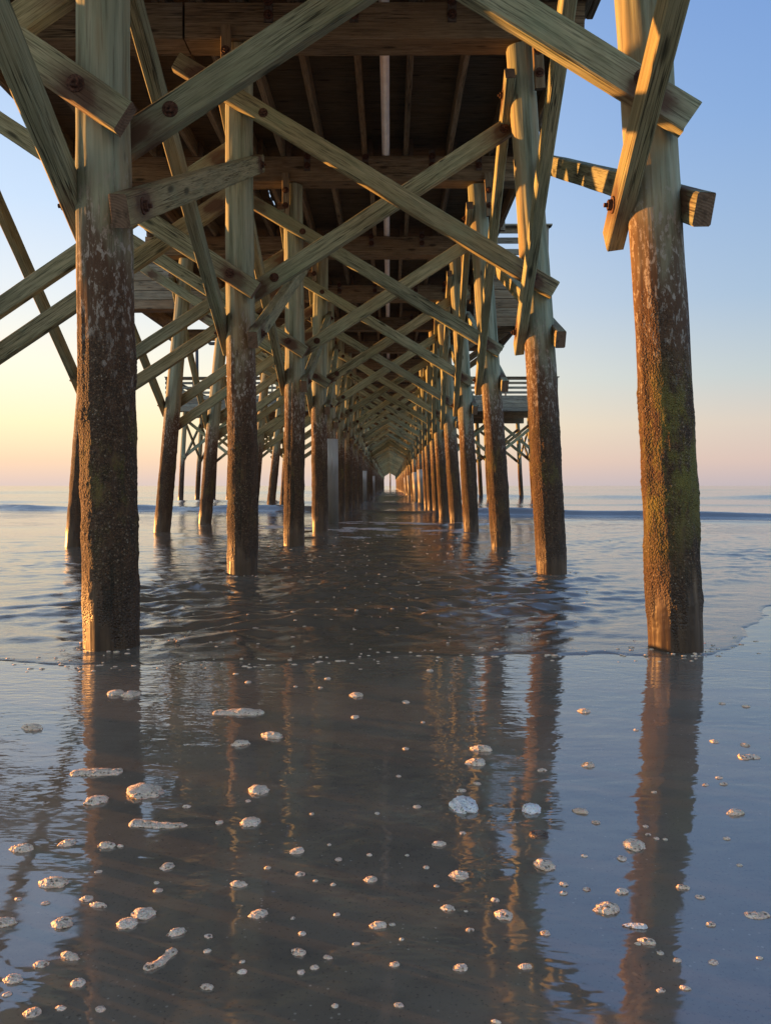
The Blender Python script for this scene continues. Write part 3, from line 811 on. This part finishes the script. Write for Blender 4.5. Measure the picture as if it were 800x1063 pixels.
FOAM = [
 (-0.939,2.433,0.163,0.074,0.033,'bar',"long low foam loaf lying across the left front piling's dark reflection"),
 (-0.735,2.277,0.123,0.101,0.03,'mound','large round pitted foam mound beside a bright streak of reflected sky'),
 (-0.855,2.212,0.072,0.053,0.024,'lump',"broad foam patch in left front piling's dark reflection, midway"),
 (-0.629,2.055,0.162,0.057,0.033,'bar','long lumpy bar of cream foam lying crosswise on brown sand'),
 (-0.613,3.09,0.212,0.079,0.037,'bar',"long thin foam strip with a tapering tail near the water's edge"),
 (-0.431,2.797,0.092,0.051,0.028,'lump',"broad foam patch on brown sand along the pier's middle, near the water"),
 (-0.529,2.709,0.068,0.041,0.023,'lump',"small foam lump on brown sand right of left front piling's reflection, near the water"),
 (-0.394,2.289,0.065,0.066,0.022,'lump',"right broad foam patch on brown sand right of left front piling's reflection, midway"),
 (-0.379,2.069,0.057,0.052,0.019,'lump',"left broad foam patch on brown sand right of left front piling's reflection, midway"),
 (-0.932,1.919,0.061,0.034,0.021,'lump',"broad foam patch in the pale glare beside left front piling's reflection, midway"),
 (-0.83,1.95,0.046,0.031,0.015,'lump',"small foam lump in the pale glare beside left front piling's reflection, midway"),
 (-0.778,1.751,0.072,0.043,0.024,'mound','slanting cream foam lump at the edge of the pale glare, with a tail'),
 (-0.689,1.59,0.048,0.04,0.016,'lump',"middle broad foam patch in the pale glare beside left front piling's reflection, close to viewer"),
 (-0.529,1.625,0.054,0.044,0.018,'lump',"right broad foam patch in left front piling's dark reflection, close to viewer"),
 (-0.552,1.588,0.046,0.037,0.016,'lump',"left broad foam patch in left front piling's dark reflection, close to viewer"),
 (-0.281,1.624,0.042,0.029,0.014,'lump',"rightmost small foam lump on brown sand right of left front piling's reflection, close to viewer"),
 (-0.233,1.907,0.04,0.026,0.013,'lump',"leftmost small foam lump on brown sand along the pier's middle, midway"),
 (-0.212,1.795,0.03,0.024,0.01,'dab',"left little foam dab on brown sand along the pier's middle, midway"),
 (-0.537,1.83,0.036,0.032,0.012,'lump',"left small foam lump on brown sand right of left front piling's reflection, midway"),
 (-0.348,1.746,0.042,0.023,0.014,'lump',"right small foam lump on brown sand right of left front piling's reflection, midway"),
 (-0.723,1.936,0.048,0.027,0.016,'lump',"small foam lump in left front piling's dark reflection, midway"),
 (-0.044,1.769,0.032,0.023,0.011,'lump',"middle small foam lump on brown sand along the pier's middle, midway"),
 (-0.126,1.866,0.021,0.023,0.007,'dab',"sixth-from-left tiny foam fleck on brown sand along the pier's middle, midway"),
 (-0.023,1.583,0.039,0.025,0.013,'lump',"middle small foam lump on brown sand along the pier's middle, close to viewer"),
 (-0.703,1.406,0.038,0.026,0.013,'lump',"leftmost small foam lump in the pale glare beside left front piling's reflection, close to viewer"),
 (-0.671,1.451,0.03,0.022,0.01,'lump',"rightmost small foam lump in the pale glare beside left front piling's reflection, close to viewer"),
 (-0.578,1.396,0.029,0.024,0.01,'lump',"leftmost small foam lump in left front piling's dark reflection, close to viewer"),
 (-0.625,1.315,0.032,0.024,0.011,'lump',"middle small foam lump in the pale glare beside left front piling's reflection, close to viewer"),
 (-0.51,1.326,0.024,0.018,0.008,'dab',"little foam dab in left front piling's dark reflection, close to viewer"),
 (-0.581,1.328,0.024,0.015,0.008,'dab',"rightmost little foam dab in the pale glare beside left front piling's reflection, close to viewer"),
 (-0.439,1.557,0.041,0.022,0.014,'lump',"leftmost small foam lump on brown sand right of left front piling's reflection, close to viewer"),
 (-0.371,1.545,0.023,0.016,0.008,'dab',"middle little foam dab on brown sand right of left front piling's reflection, close to viewer"),
 (-0.362,1.496,0.02,0.016,0.007,'dab',"leftmost little foam dab on brown sand right of left front piling's reflection, close to viewer"),
 (-0.286,1.462,0.015,0.013,0.005,'dab',"tiny foam fleck on brown sand right of left front piling's reflection, close to viewer"),
 (-0.28,1.431,0.023,0.017,0.008,'dab',"rightmost little foam dab on brown sand right of left front piling's reflection, close to viewer"),
 (-0.18,1.491,0.033,0.023,0.011,'lump',"leftmost small foam lump on brown sand along the pier's middle, close to viewer"),
 (-0.168,1.43,0.019,0.017,0.007,'dab',"leftmost little foam dab on brown sand along the pier's middle, close to viewer"),
 (-0.144,1.444,0.021,0.015,0.008,'dab',"third-from-left little foam dab on brown sand along the pier's middle, close to viewer"),
 (-0.121,1.476,0.024,0.015,0.008,'dab',"fourth-from-left little foam dab on brown sand along the pier's middle, close to viewer"),
 (-0.097,1.336,0.016,0.015,0.006,'dab',"second-from-left tiny foam fleck on brown sand along the pier's middle, close to viewer"),
 (-0.18,1.555,0.02,0.016,0.007,'dab',"second-from-left little foam dab on brown sand along the pier's middle, close to viewer"),
 (-0.067,1.52,0.02,0.011,0.007,'dab',"third-from-right little foam dab on brown sand along the pier's middle, close to viewer"),
 (-0.113,1.624,0.019,0.012,0.007,'dab',"third-from-left tiny foam fleck on brown sand along the pier's middle, close to viewer"),
 (-0.131,1.747,0.017,0.013,0.006,'dab',"fifth-from-left tiny foam fleck on brown sand along the pier's middle, midway"),
 (-0.173,1.764,0.015,0.013,0.005,'dab',"third-from-left tiny foam fleck on brown sand along the pier's middle, midway"),
 (-0.527,1.722,0.027,0.022,0.009,'dab',"leftmost little foam dab on brown sand right of left front piling's reflection, midway"),
 (-0.541,1.756,0.017,0.013,0.006,'dab',"left tiny foam fleck on brown sand right of left front piling's reflection, midway"),
 (-0.581,2.175,0.03,0.019,0.01,'dab',"middle little foam dab on brown sand right of left front piling's reflection, midway"),
 (-0.464,2.07,0.028,0.026,0.01,'dab',"rightmost little foam dab on brown sand right of left front piling's reflection, midway"),
 (-0.413,2.213,0.021,0.019,0.007,'dab',"right tiny foam fleck on brown sand right of left front piling's reflection, midway"),
 (-0.664,3.583,0.037,0.041,0.013,'dab',"tiny foam fleck on brown sand right of left front piling's reflection, near the water"),
 (-1.215,3.381,0.079,0.072,0.027,'lump',"small foam lump in left front piling's dark reflection, near the water"),
 (-1.141,3.363,0.087,0.082,0.028,'lump',"broad foam patch in left front piling's dark reflection, near the water"),
 (-0.146,3.356,0.061,0.067,0.021,'lump',"small foam lump on brown sand along the pier's middle, near the water"),
 (-0.138,3.036,0.04,0.044,0.014,'dab',"leftmost little foam dab on brown sand along the pier's middle, near the water"),
 (-0.297,3.652,0.038,0.041,0.013,'dab',"third-from-left tiny foam fleck on brown sand along the pier's middle, near the water"),
 (-0.316,3.486,0.027,0.03,0.009,'dab',"second-from-left tiny foam fleck on brown sand along the pier's middle, near the water"),
 (-0.695,1.806,0.023,0.014,0.008,'dab',"left little foam dab in left front piling's dark reflection, midway"),
 (-0.676,1.686,0.031,0.022,0.011,'lump',"middle small foam lump in left front piling's dark reflection, close to viewer"),
 (-0.639,1.658,0.043,0.015,0.014,'lump',"rightmost small foam lump in left front piling's dark reflection, close to viewer"),
 (-0.813,1.588,0.057,0.028,0.019,'lump',"leftmost broad foam patch in the pale glare beside left front piling's reflection, close to viewer"),
 (-0.626,1.475,0.044,0.018,0.015,'lump',"rightmost broad foam patch in the pale glare beside left front piling's reflection, close to viewer"),
 (-0.336,1.386,0.027,0.014,0.009,'lump',"middle small foam lump on brown sand right of left front piling's reflection, close to viewer"),
 (-1.357,2.889,0.095,0.046,0.028,'lump',"broad foam patch in the pale glare beside left front piling's reflection, near the water"),
 (-0.694,1.364,0.021,0.014,0.007,'dab',"leftmost little foam dab in the pale glare beside left front piling's reflection, close to viewer"),
 (-0.035,2.133,0.017,0.018,0.006,'dab',"fifth-from-right tiny foam fleck on brown sand along the pier's middle, midway"),
 (-0.218,2.126,0.017,0.018,0.006,'dab',"second-from-left tiny foam fleck on brown sand along the pier's middle, midway"),
 (-0.051,1.889,0.018,0.015,0.006,'dab',"sixth-from-right tiny foam fleck on brown sand along the pier's middle, midway"),
 (-0.207,1.611,0.014,0.012,0.005,'dab',"leftmost tiny foam fleck on brown sand along the pier's middle, close to viewer"),
 (-0.294,1.824,0.02,0.018,0.007,'dab',"leftmost tiny foam fleck on brown sand along the pier's middle, midway"),
 (-0.155,1.943,0.013,0.012,0.005,'dab',"fourth-from-left tiny foam fleck on brown sand along the pier's middle, midway"),
 (-0.431,3.505,0.023,0.025,0.008,'dab',"leftmost tiny foam fleck on brown sand along the pier's middle, near the water"),
 (-0.828,1.684,0.024,0.012,0.008,'dab',"second-from-left little foam dab in the pale glare beside left front piling's reflection, close to viewer"),
 (-0.76,1.668,0.024,0.012,0.008,'dab',"second-from-right little foam dab in the pale glare beside left front piling's reflection, close to viewer"),
 (-0.688,1.936,0.024,0.015,0.008,'dab',"right little foam dab in left front piling's dark reflection, midway"),
 (0.213,2.181,0.077,0.085,0.026,'white','large white porous foam clump full of dark holes on grey-brown sand'),
 (0.285,2.53,0.071,0.049,0.024,'lump',"left broad foam patch in second right piling's broken reflection, near the water"),
 (0.321,2.659,0.081,0.04,0.027,'lump',"right broad foam patch in second right piling's broken reflection, near the water"),
 (0.402,2.161,0.053,0.042,0.018,'white',"white porous foam lump between the right pilings' two reflections, smaller and rounder"),
 (0.375,1.84,0.054,0.05,0.018,'mound',"peach-coloured foam mound at the edge of the second right piling's reflection"),
 (0.626,1.948,0.059,0.058,0.02,'mound',"pale pitted foam mound in right front piling's reflection, larger than its neighbours"),
 (0.574,1.88,0.029,0.032,0.01,'dab',"rightmost little foam dab on blue-tinted sand left of right front piling's reflection, midway"),
 (0.164,1.79,0.048,0.034,0.016,'mound','smooth oval cream foam lump alone on brown sand below the white porous clump'),
 (0.245,1.622,0.042,0.041,0.014,'mound','orange-tinted foam lump with brown gaps, largest on the sand close to viewer'),
 (0.127,1.648,0.033,0.021,0.011,'lump',"rightmost small foam lump on brown sand along the pier's middle, close to viewer"),
 (0.127,1.947,0.038,0.023,0.013,'lump',"rightmost small foam lump on brown sand along the pier's middle, midway"),
 (0.193,2.013,0.022,0.024,0.008,'dab',"tiny foam fleck in second right piling's broken reflection, midway"),
 (0.473,1.649,0.059,0.039,0.02,'mound',"oval pitted foam clump left of the right front piling's reflection, largest there"),
 (0.511,1.583,0.057,0.028,0.019,'shell',"white wedge-shaped shell fragment lying flat in the right front piling's reflection"),
 (0.52,1.529,0.038,0.021,0.013,'lump',"small foam lump in right front piling's dark reflection, close to viewer"),
 (0.534,1.493,0.018,0.016,0.006,'dab',"right tiny foam fleck in right front piling's dark reflection, close to viewer"),
 (0.79,1.631,0.052,0.027,0.017,'bar','pointed foam sliver on blue-tinted sand farthest right and close to viewer'),
 (0.696,1.703,0.027,0.019,0.009,'dab',"rightmost little foam dab in right front piling's dark reflection, close to viewer"),
 (0.675,1.594,0.028,0.02,0.009,'dab',"left little foam dab on blue-tinted sand beyond right front piling's reflection, close to viewer"),
 (0.626,1.464,0.024,0.018,0.008,'dab',"right little foam dab on blue-tinted sand beyond right front piling's reflection, close to viewer"),
 (1.22,2.596,0.072,0.045,0.024,'bar','flat cream foam patch on blue-tinted sand right of the right front piling'),
 (0.974,2.146,0.053,0.027,0.018,'lump',"small foam lump on blue-tinted sand beyond right front piling's reflection, midway"),
 (1.17,2.757,0.036,0.035,0.013,'dab',"leftmost little foam dab on blue-tinted sand beyond right front piling's reflection, near the water"),
 (1.264,2.721,0.04,0.035,0.014,'dab',"middle little foam dab on blue-tinted sand beyond right front piling's reflection, near the water"),
 (0.797,3.129,0.053,0.045,0.018,'lump',"left small foam lump on blue-tinted sand left of right front piling's reflection, near the water"),
 (0.653,2.513,0.047,0.036,0.016,'lump',"right small foam lump on blue-tinted sand left of right front piling's reflection, near the water"),
 (0.54,2.153,0.047,0.028,0.016,'lump',"left small foam lump on blue-tinted sand left of right front piling's reflection, midway"),
 (0.565,2.083,0.031,0.022,0.011,'dab',"second-from-right little foam dab on blue-tinted sand left of right front piling's reflection, midway"),
 (0.396,2.006,0.055,0.033,0.019,'dark','dark hollow foam ring with a black opening beside the white porous lump'),
 (0.402,1.754,0.025,0.023,0.009,'dab',"leftmost little foam dab on blue-tinted sand left of right front piling's reflection, midway"),
 (0.393,1.714,0.024,0.016,0.009,'dab',"second-from-left little foam dab on blue-tinted sand left of right front piling's reflection, midway"),
 (0.45,1.732,0.022,0.019,0.008,'dab',"third-from-left little foam dab on blue-tinted sand left of right front piling's reflection, midway"),
 (0.485,1.892,0.021,0.015,0.007,'dab',"tiny foam fleck on blue-tinted sand left of right front piling's reflection, midway"),
 (0.527,1.723,0.032,0.022,0.011,'lump',"right small foam lump on blue-tinted sand left of right front piling's reflection, midway"),
 (0.32,1.558,0.025,0.022,0.009,'dab',"rightmost little foam dab in second right piling's broken reflection, close to viewer"),
 (0.234,1.684,0.024,0.019,0.008,'dab',"second-from-left little foam dab in second right piling's broken reflection, close to viewer"),
 (0.166,1.568,0.023,0.014,0.008,'dab',"leftmost little foam dab in second right piling's broken reflection, close to viewer"),
 (0.135,1.443,0.03,0.02,0.01,'lump',"left small foam lump in second right piling's broken reflection, close to viewer"),
 (0.26,1.447,0.028,0.017,0.009,'lump',"right small foam lump in second right piling's broken reflection, close to viewer"),
 (0.01,1.453,0.026,0.017,0.009,'dab',"second-from-right little foam dab on brown sand along the pier's middle, close to viewer"),
 (0.016,1.338,0.022,0.013,0.008,'dab',"rightmost little foam dab on brown sand along the pier's middle, close to viewer"),
 (0.005,1.588,0.018,0.014,0.006,'dab',"second-from-right tiny foam fleck on brown sand along the pier's middle, close to viewer"),
 (0.024,1.535,0.013,0.011,0.005,'dab',"rightmost tiny foam fleck on brown sand along the pier's middle, close to viewer"),
 (0.088,1.828,0.018,0.018,0.006,'dab',"second-from-right tiny foam fleck on brown sand along the pier's middle, midway"),
 (0.108,1.742,0.015,0.013,0.005,'dab',"rightmost tiny foam fleck on brown sand along the pier's middle, midway"),
 (0.079,2.178,0.03,0.023,0.01,'dab',"right little foam dab on brown sand along the pier's middle, midway"),
 (0.495,1.379,0.021,0.014,0.007,'dab',"leftmost little foam dab in right front piling's dark reflection, close to viewer"),
 (0.542,1.387,0.025,0.014,0.008,'dab',"second-from-right little foam dab in right front piling's dark reflection, close to viewer"),
 (0.558,1.469,0.022,0.015,0.008,'dab',"second-from-left little foam dab in right front piling's dark reflection, close to viewer"),
 (0.499,1.523,0.016,0.011,0.005,'dab',"left tiny foam fleck in right front piling's dark reflection, close to viewer"),
 (0.723,1.479,0.017,0.01,0.006,'dab',"tiny foam fleck on blue-tinted sand beyond right front piling's reflection, close to viewer"),
 (0.882,1.991,0.025,0.016,0.009,'dab',"rightmost little foam dab on blue-tinted sand beyond right front piling's reflection, midway"),
 (0.851,1.85,0.018,0.014,0.006,'dab',"tiny foam fleck on blue-tinted sand beyond right front piling's reflection, midway"),
 (0.673,1.743,0.032,0.013,0.011,'lump',"small foam lump in right front piling's dark reflection, midway"),
 (0.683,2.012,0.019,0.016,0.007,'dab',"second-from-left tiny foam fleck in right front piling's dark reflection, midway"),
 (0.697,1.99,0.019,0.016,0.007,'dab',"third-from-right tiny foam fleck in right front piling's dark reflection, midway"),
 (0.719,1.985,0.016,0.014,0.006,'dab',"second-from-right tiny foam fleck in right front piling's dark reflection, midway"),
 (0.693,2.061,0.02,0.017,0.007,'dab',"leftmost tiny foam fleck in right front piling's dark reflection, midway"),
 (0.068,3.251,0.038,0.042,0.013,'dab',"middle little foam dab on brown sand along the pier's middle, near the water"),
 (0.2,3.828,0.044,0.049,0.016,'dab',"rightmost little foam dab on brown sand along the pier's middle, near the water"),
 (0.056,2.667,0.028,0.027,0.01,'dab',"second-from-right tiny foam fleck on brown sand along the pier's middle, near the water"),
 (0.13,2.97,0.019,0.021,0.007,'dab',"rightmost tiny foam fleck on brown sand along the pier's middle, near the water"),
 (0.217,2.298,0.037,0.021,0.013,'dab',"leftmost little foam dab in second right piling's broken reflection, midway"),
 (0.27,2.353,0.032,0.016,0.011,'dab',"middle little foam dab in second right piling's broken reflection, midway"),
 (0.492,2.465,0.039,0.023,0.013,'dab',"rightmost little foam dab in second right piling's broken reflection, midway"),
 (0.794,2.292,0.022,0.015,0.008,'dab',"third-from-left tiny foam fleck in right front piling's dark reflection, midway"),
 (0.93,2.886,0.027,0.023,0.009,'dab',"tiny foam fleck in right front piling's dark reflection, near the water"),
 (0.972,2.349,0.025,0.016,0.009,'dab',"rightmost tiny foam fleck in right front piling's dark reflection, midway"),
 (1.04,2.408,0.029,0.017,0.01,'dab',"leftmost little foam dab on blue-tinted sand beyond right front piling's reflection, midway"),
 (1.032,2.357,0.035,0.016,0.012,'dab',"middle little foam dab on blue-tinted sand beyond right front piling's reflection, midway"),
 (1.488,3.2,0.042,0.028,0.015,'dab',"rightmost little foam dab on blue-tinted sand beyond right front piling's reflection, near the water"),
 (1.406,3.242,0.034,0.029,0.012,'dab',"tiny foam fleck on blue-tinted sand beyond right front piling's reflection, near the water"),
 (0.183,1.296,0.022,0.009,0.008,'dab',"second-from-right little foam dab in second right piling's broken reflection, close to viewer"),
 (0.043,1.888,0.013,0.011,0.005,'dab',"third-from-right tiny foam fleck on brown sand along the pier's middle, midway"),
 (0.028,2.413,0.019,0.021,0.007,'dab',"fourth-from-right tiny foam fleck on brown sand along the pier's middle, midway"),
 (0.165,1.638,0.012,0.009,0.004,'dab',"tiny foam fleck in second right piling's broken reflection, close to viewer"),
]

random.seed(77)
def ground(x, y): return float(sand_height(np.array([x]), np.array([y]))[0])
for k, (x, y, w, l, h, kind, label) in enumerate(FOAM):
    mat = M['foam']; me = None; sc = (w, l, h); rot = random.uniform(-.35, .35)
    name, cat, grp = 'foam_clump', 'sea foam', 'sea foam clumps left on the wet sand'
    if kind == 'bar':
        n_ = 5; r0 = l*.5
        pts = [(-w/2 + w*j/(n_-1), random.uniform(-.12, .12)*l, r0*(.75 + random.uniform(-.2, .25))) for j in range(n_)]
        if l < .06 and w > .1: pts[-1] = (w/2, .1*l, r0*.35); pts[-2] = (w*.25, .0, r0*.5)
        me = foam_chain_mesh(k, pts); sc = (1, 1, .42); rot = random.uniform(-.1, .1)
    elif kind in ('mound', 'lump'):
        me = LUMPS[k % 6]; sc = (w*.92, l*.95, h*.62)
    elif kind == 'white':
        me = LUMPS[(k + 2) % 6].copy(); mat = M['foam_white']; me.materials.clear(); sc = (w, l*1.2, h*1.0)
    elif kind == 'shell':
        me = shell_mesh(); mat = M['foam_white']; name, cat, grp = 'shell_fragment', 'shell', None; rot = -.2
    elif kind == 'dark':
        # a ring of wet foam round an open hole
        ring = [(math.cos(a)*w*.38, math.sin(a)*l*.5, w*.13) for a in np.linspace(.2, 6.0, 9)]
        me = foam_chain_mesh(k, ring); mat = M['foam_dark']; sc = (1, 1, .8); rot = 0; name = 'foam_ring'
    else:
        me = DABS[k % 6]; sc = (w*.8, l*.8, h*.5)
    o = link(name, me, None, [mat])
    if me.materials and me.materials[0] != mat: pass
    o.location = (x, y, ground(x, y) + .0005); o.scale = sc; o.rotation_euler = (0, 0, rot)
    tag(o, label, cat, grp)
o = link('foam_string', foam_chain_mesh(99, [(-.04, -.045, .012), (-.02, -.045, .017), (0, -.03, .014), (.012, 0, .012), (.018, .02, .017), (.02, .04, .014)]), None, [M['foam']])
o.location = (-.445, 1.475, .0005); o.scale = (.68, .68, .5)
tag(o, 'bent string of joined foam lumps curling like an S on brown sand', 'sea foam', 'sea foam clumps left on the wet sand')

# countless bubbles adrift on the water under the pier
rng = random.Random(8); bm = bmesh.new()
for _ in range(560):
    y = 4.3 + 9*rng.random()**1.5; x = rng.gauss(0, .55)*(.5 + y*.14)
    if y < 5: x = rng.uniform(-1.6, 1.2)
    if _ < 150:
        x = rng.uniform(-2.4, 2.2); y = float(shore_line(np.array([x]))[0]) + rng.gauss(.02, .09)
    elif _ < 230:
        bi, bs = rng.choice(((1, 'L'), (1, 'R'), (2, 'L'), (2, 'R'))); a = rng.uniform(0, 6.28); q = .17 + abs(rng.gauss(0, .05))
        x = base[bi, bs][0] + q*math.cos(a); y = by(bi) + q*math.sin(a)
    r = rng.uniform(.003, .010)*(1 + y*.06)
    v = bmesh.ops.create_icosphere(bm, subdivisions=1, radius=r)['verts']
    ix = int(np.clip(np.searchsorted(xs, x), 1, len(xs) - 1)); iy = int(np.clip(np.searchsorted(ys, y), 1, len(ys) - 1))
    z = max(float(Zw[iy, ix]), float(sand_height(np.array([x]), np.array([y]))[0]))
    bmesh.ops.scale(bm, verts=v, vec=(rng.uniform(.9, 1.9), rng.uniform(.7, 1.2), .45))
    bmesh.ops.translate(bm, verts=v, vec=(x, y, z))
fl = link('sea_foam', mesh_from_bm(bm, 'sea_foam', True), None, [M['foam']]); fl['kind'] = 'stuff'

# ------------------------------------------------------------------ light, sky, camera
SUN_AZ = R(-67)          # left of the view, measured from +Y
SUN_EL = R(.65)
sd = Vector((math.sin(SUN_AZ)*math.cos(SUN_EL), math.cos(SUN_AZ)*math.cos(SUN_EL), math.sin(SUN_EL)))
L = bpy.data.lights.new('sun', 'SUN'); L.energy = 4.2; L.angle = R(.55); L.color = (1.0, .41, .10)
lo = bpy.data.objects.new('sun', L); COL.objects.link(lo)
lo.rotation_euler = sd.to_track_quat('Z', 'Y').to_euler()

w = bpy.data.worlds.new('World'); scene.world = w; w.use_nodes = True
t = w.node_tree; t.nodes.clear()
sky = t.nodes.new('ShaderNodeTexSky'); sky.sky_type = 'NISHITA'; sky.sun_disc = False
sky.sun_elevation = SUN_EL; sky.sun_rotation = SUN_AZ; sky.altitude = 0; sky.air_density = 1.0; sky.dust_density = 1.2; sky.ozone_density = 1.6
bg = t.nodes.new('ShaderNodeBackground'); bg.inputs['Strength'].default_value = .12
ow = t.nodes.new('ShaderNodeOutputWorld')
# low-sun haze layers of the real sky (golden towards the sun, rose and lavender away from it) over the Nishita sky
tc = t.nodes.new('ShaderNodeTexCoord')
sx = t.nodes.new('ShaderNodeSeparateXYZ'); t.links.new(tc.outputs['Generated'], sx.inputs[0])
flat = t.nodes.new('ShaderNodeVectorMath'); flat.operation = 'MULTIPLY'; flat.inputs[1].default_value = (1, 1, 0); t.links.new(tc.outputs['Generated'], flat.inputs[0])
nrm = t.nodes.new('ShaderNodeVectorMath'); nrm.operation = 'NORMALIZE'; t.links.new(flat.outputs[0], nrm.inputs[0])
dot = t.nodes.new('ShaderNodeVectorMath'); dot.operation = 'DOT_PRODUCT'; t.links.new(nrm.outputs[0], dot.inputs[0])
dot.inputs[1].default_value = Vector((sd.x, sd.y, 0)).normalized()
az = t.nodes.new('ShaderNodeMapRange'); az.interpolation_type = 'SMOOTHSTEP'
az.inputs['From Min'].default_value = -.2; az.inputs['From Max'].default_value = .8; t.links.new(dot.outputs['Value'], az.inputs['Value'])
def sky_ramp(stops):
    r = t.nodes.new('ShaderNodeValToRGB'); e = r.color_ramp.elements
    while len(e) < len(stops): e.new(.5)
    for el, (p, c) in zip(e, stops): el.position = p; el.color = (*c, 1)
    t.links.new(sx.outputs['Z'], r.inputs[0]); return r.outputs[0]
toward = sky_ramp([(0, (.70, .58, .53)), (.03, (.86, .64, .47)), (.075, (.97, .81, .53)), (.14, (.93, .86, .69)), (.22, (.75, .78, .80)), (.32, (.56, .69, .87)), (.55, (.30, .46, .76)), (1, (.16, .28, .58))])
away = sky_ramp([(0, (.57, .50, .55)), (.03, (.70, .56, .54)), (.075, (.69, .61, .58)), (.13, (.53, .60, .66)), (.22, (.37, .51, .72)), (.40, (.23, .395, .74)), (.55, (.165, .315, .70)), (1, (.15, .27, .58))])
def mixn(f, a, b, mode='MIX'):
    m = t.nodes.new('ShaderNodeMix'); m.data_type = 'RGBA'; m.blend_type = mode; m.clamp_factor = False
    for sck, v in ((m.inputs[0], f), (m.inputs[6], a), (m.inputs[7], b)):
        if isinstance(v, (float, tuple)): sck.default_value = v
        else: t.links.new(v, sck)
    return m.outputs[2]
haze = mixn(az.outputs[0], mixn(1.0, away, (1.12, 1.12, 1.08, 1), 'MULTIPLY'), mixn(1.0, toward, (1.25, 1.25, 1.25, 1), 'MULTIPLY'))
haze = mixn(1.0, haze, (2.5, 2.5, 2.5, 1), 'MULTIPLY')
# unseen sky behind the camera, made brighter than natural to fill the shaded wood
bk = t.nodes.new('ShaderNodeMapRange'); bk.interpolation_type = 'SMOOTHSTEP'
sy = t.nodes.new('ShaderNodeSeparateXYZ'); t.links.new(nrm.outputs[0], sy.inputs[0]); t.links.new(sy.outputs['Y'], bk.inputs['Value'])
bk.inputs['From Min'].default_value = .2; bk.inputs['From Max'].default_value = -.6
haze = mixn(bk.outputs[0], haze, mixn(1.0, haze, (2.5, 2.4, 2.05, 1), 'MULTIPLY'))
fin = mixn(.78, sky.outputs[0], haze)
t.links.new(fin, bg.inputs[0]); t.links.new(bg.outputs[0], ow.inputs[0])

cam = bpy.data.cameras.new('camera'); cam.sensor_fit = 'HORIZONTAL'; cam.sensor_width = 36; cam.lens = 36
cam.clip_start = .05; cam.clip_end = 9000
co = bpy.data.objects.new('camera', cam); COL.objects.link(co)
co.location = (0, 0, .924)
co.rotation_euler = (R(90 - 1.97), R(0), R(.32))
scene.camera = co
scene.render.resolution_x = 770; scene.render.resolution_y = 1024
vs = scene.view_settings
vs.view_transform = 'Standard'; vs.look = 'None'; vs.exposure = 1.85; vs.gamma = 1.0; vs.use_curve_mapping = False
scene.cycles.max_bounces = 8; scene.cycles.use_denoising = True
scene.cycles.sample_clamp_indirect = 8
scene.cycles.blur_glossy = 3.0
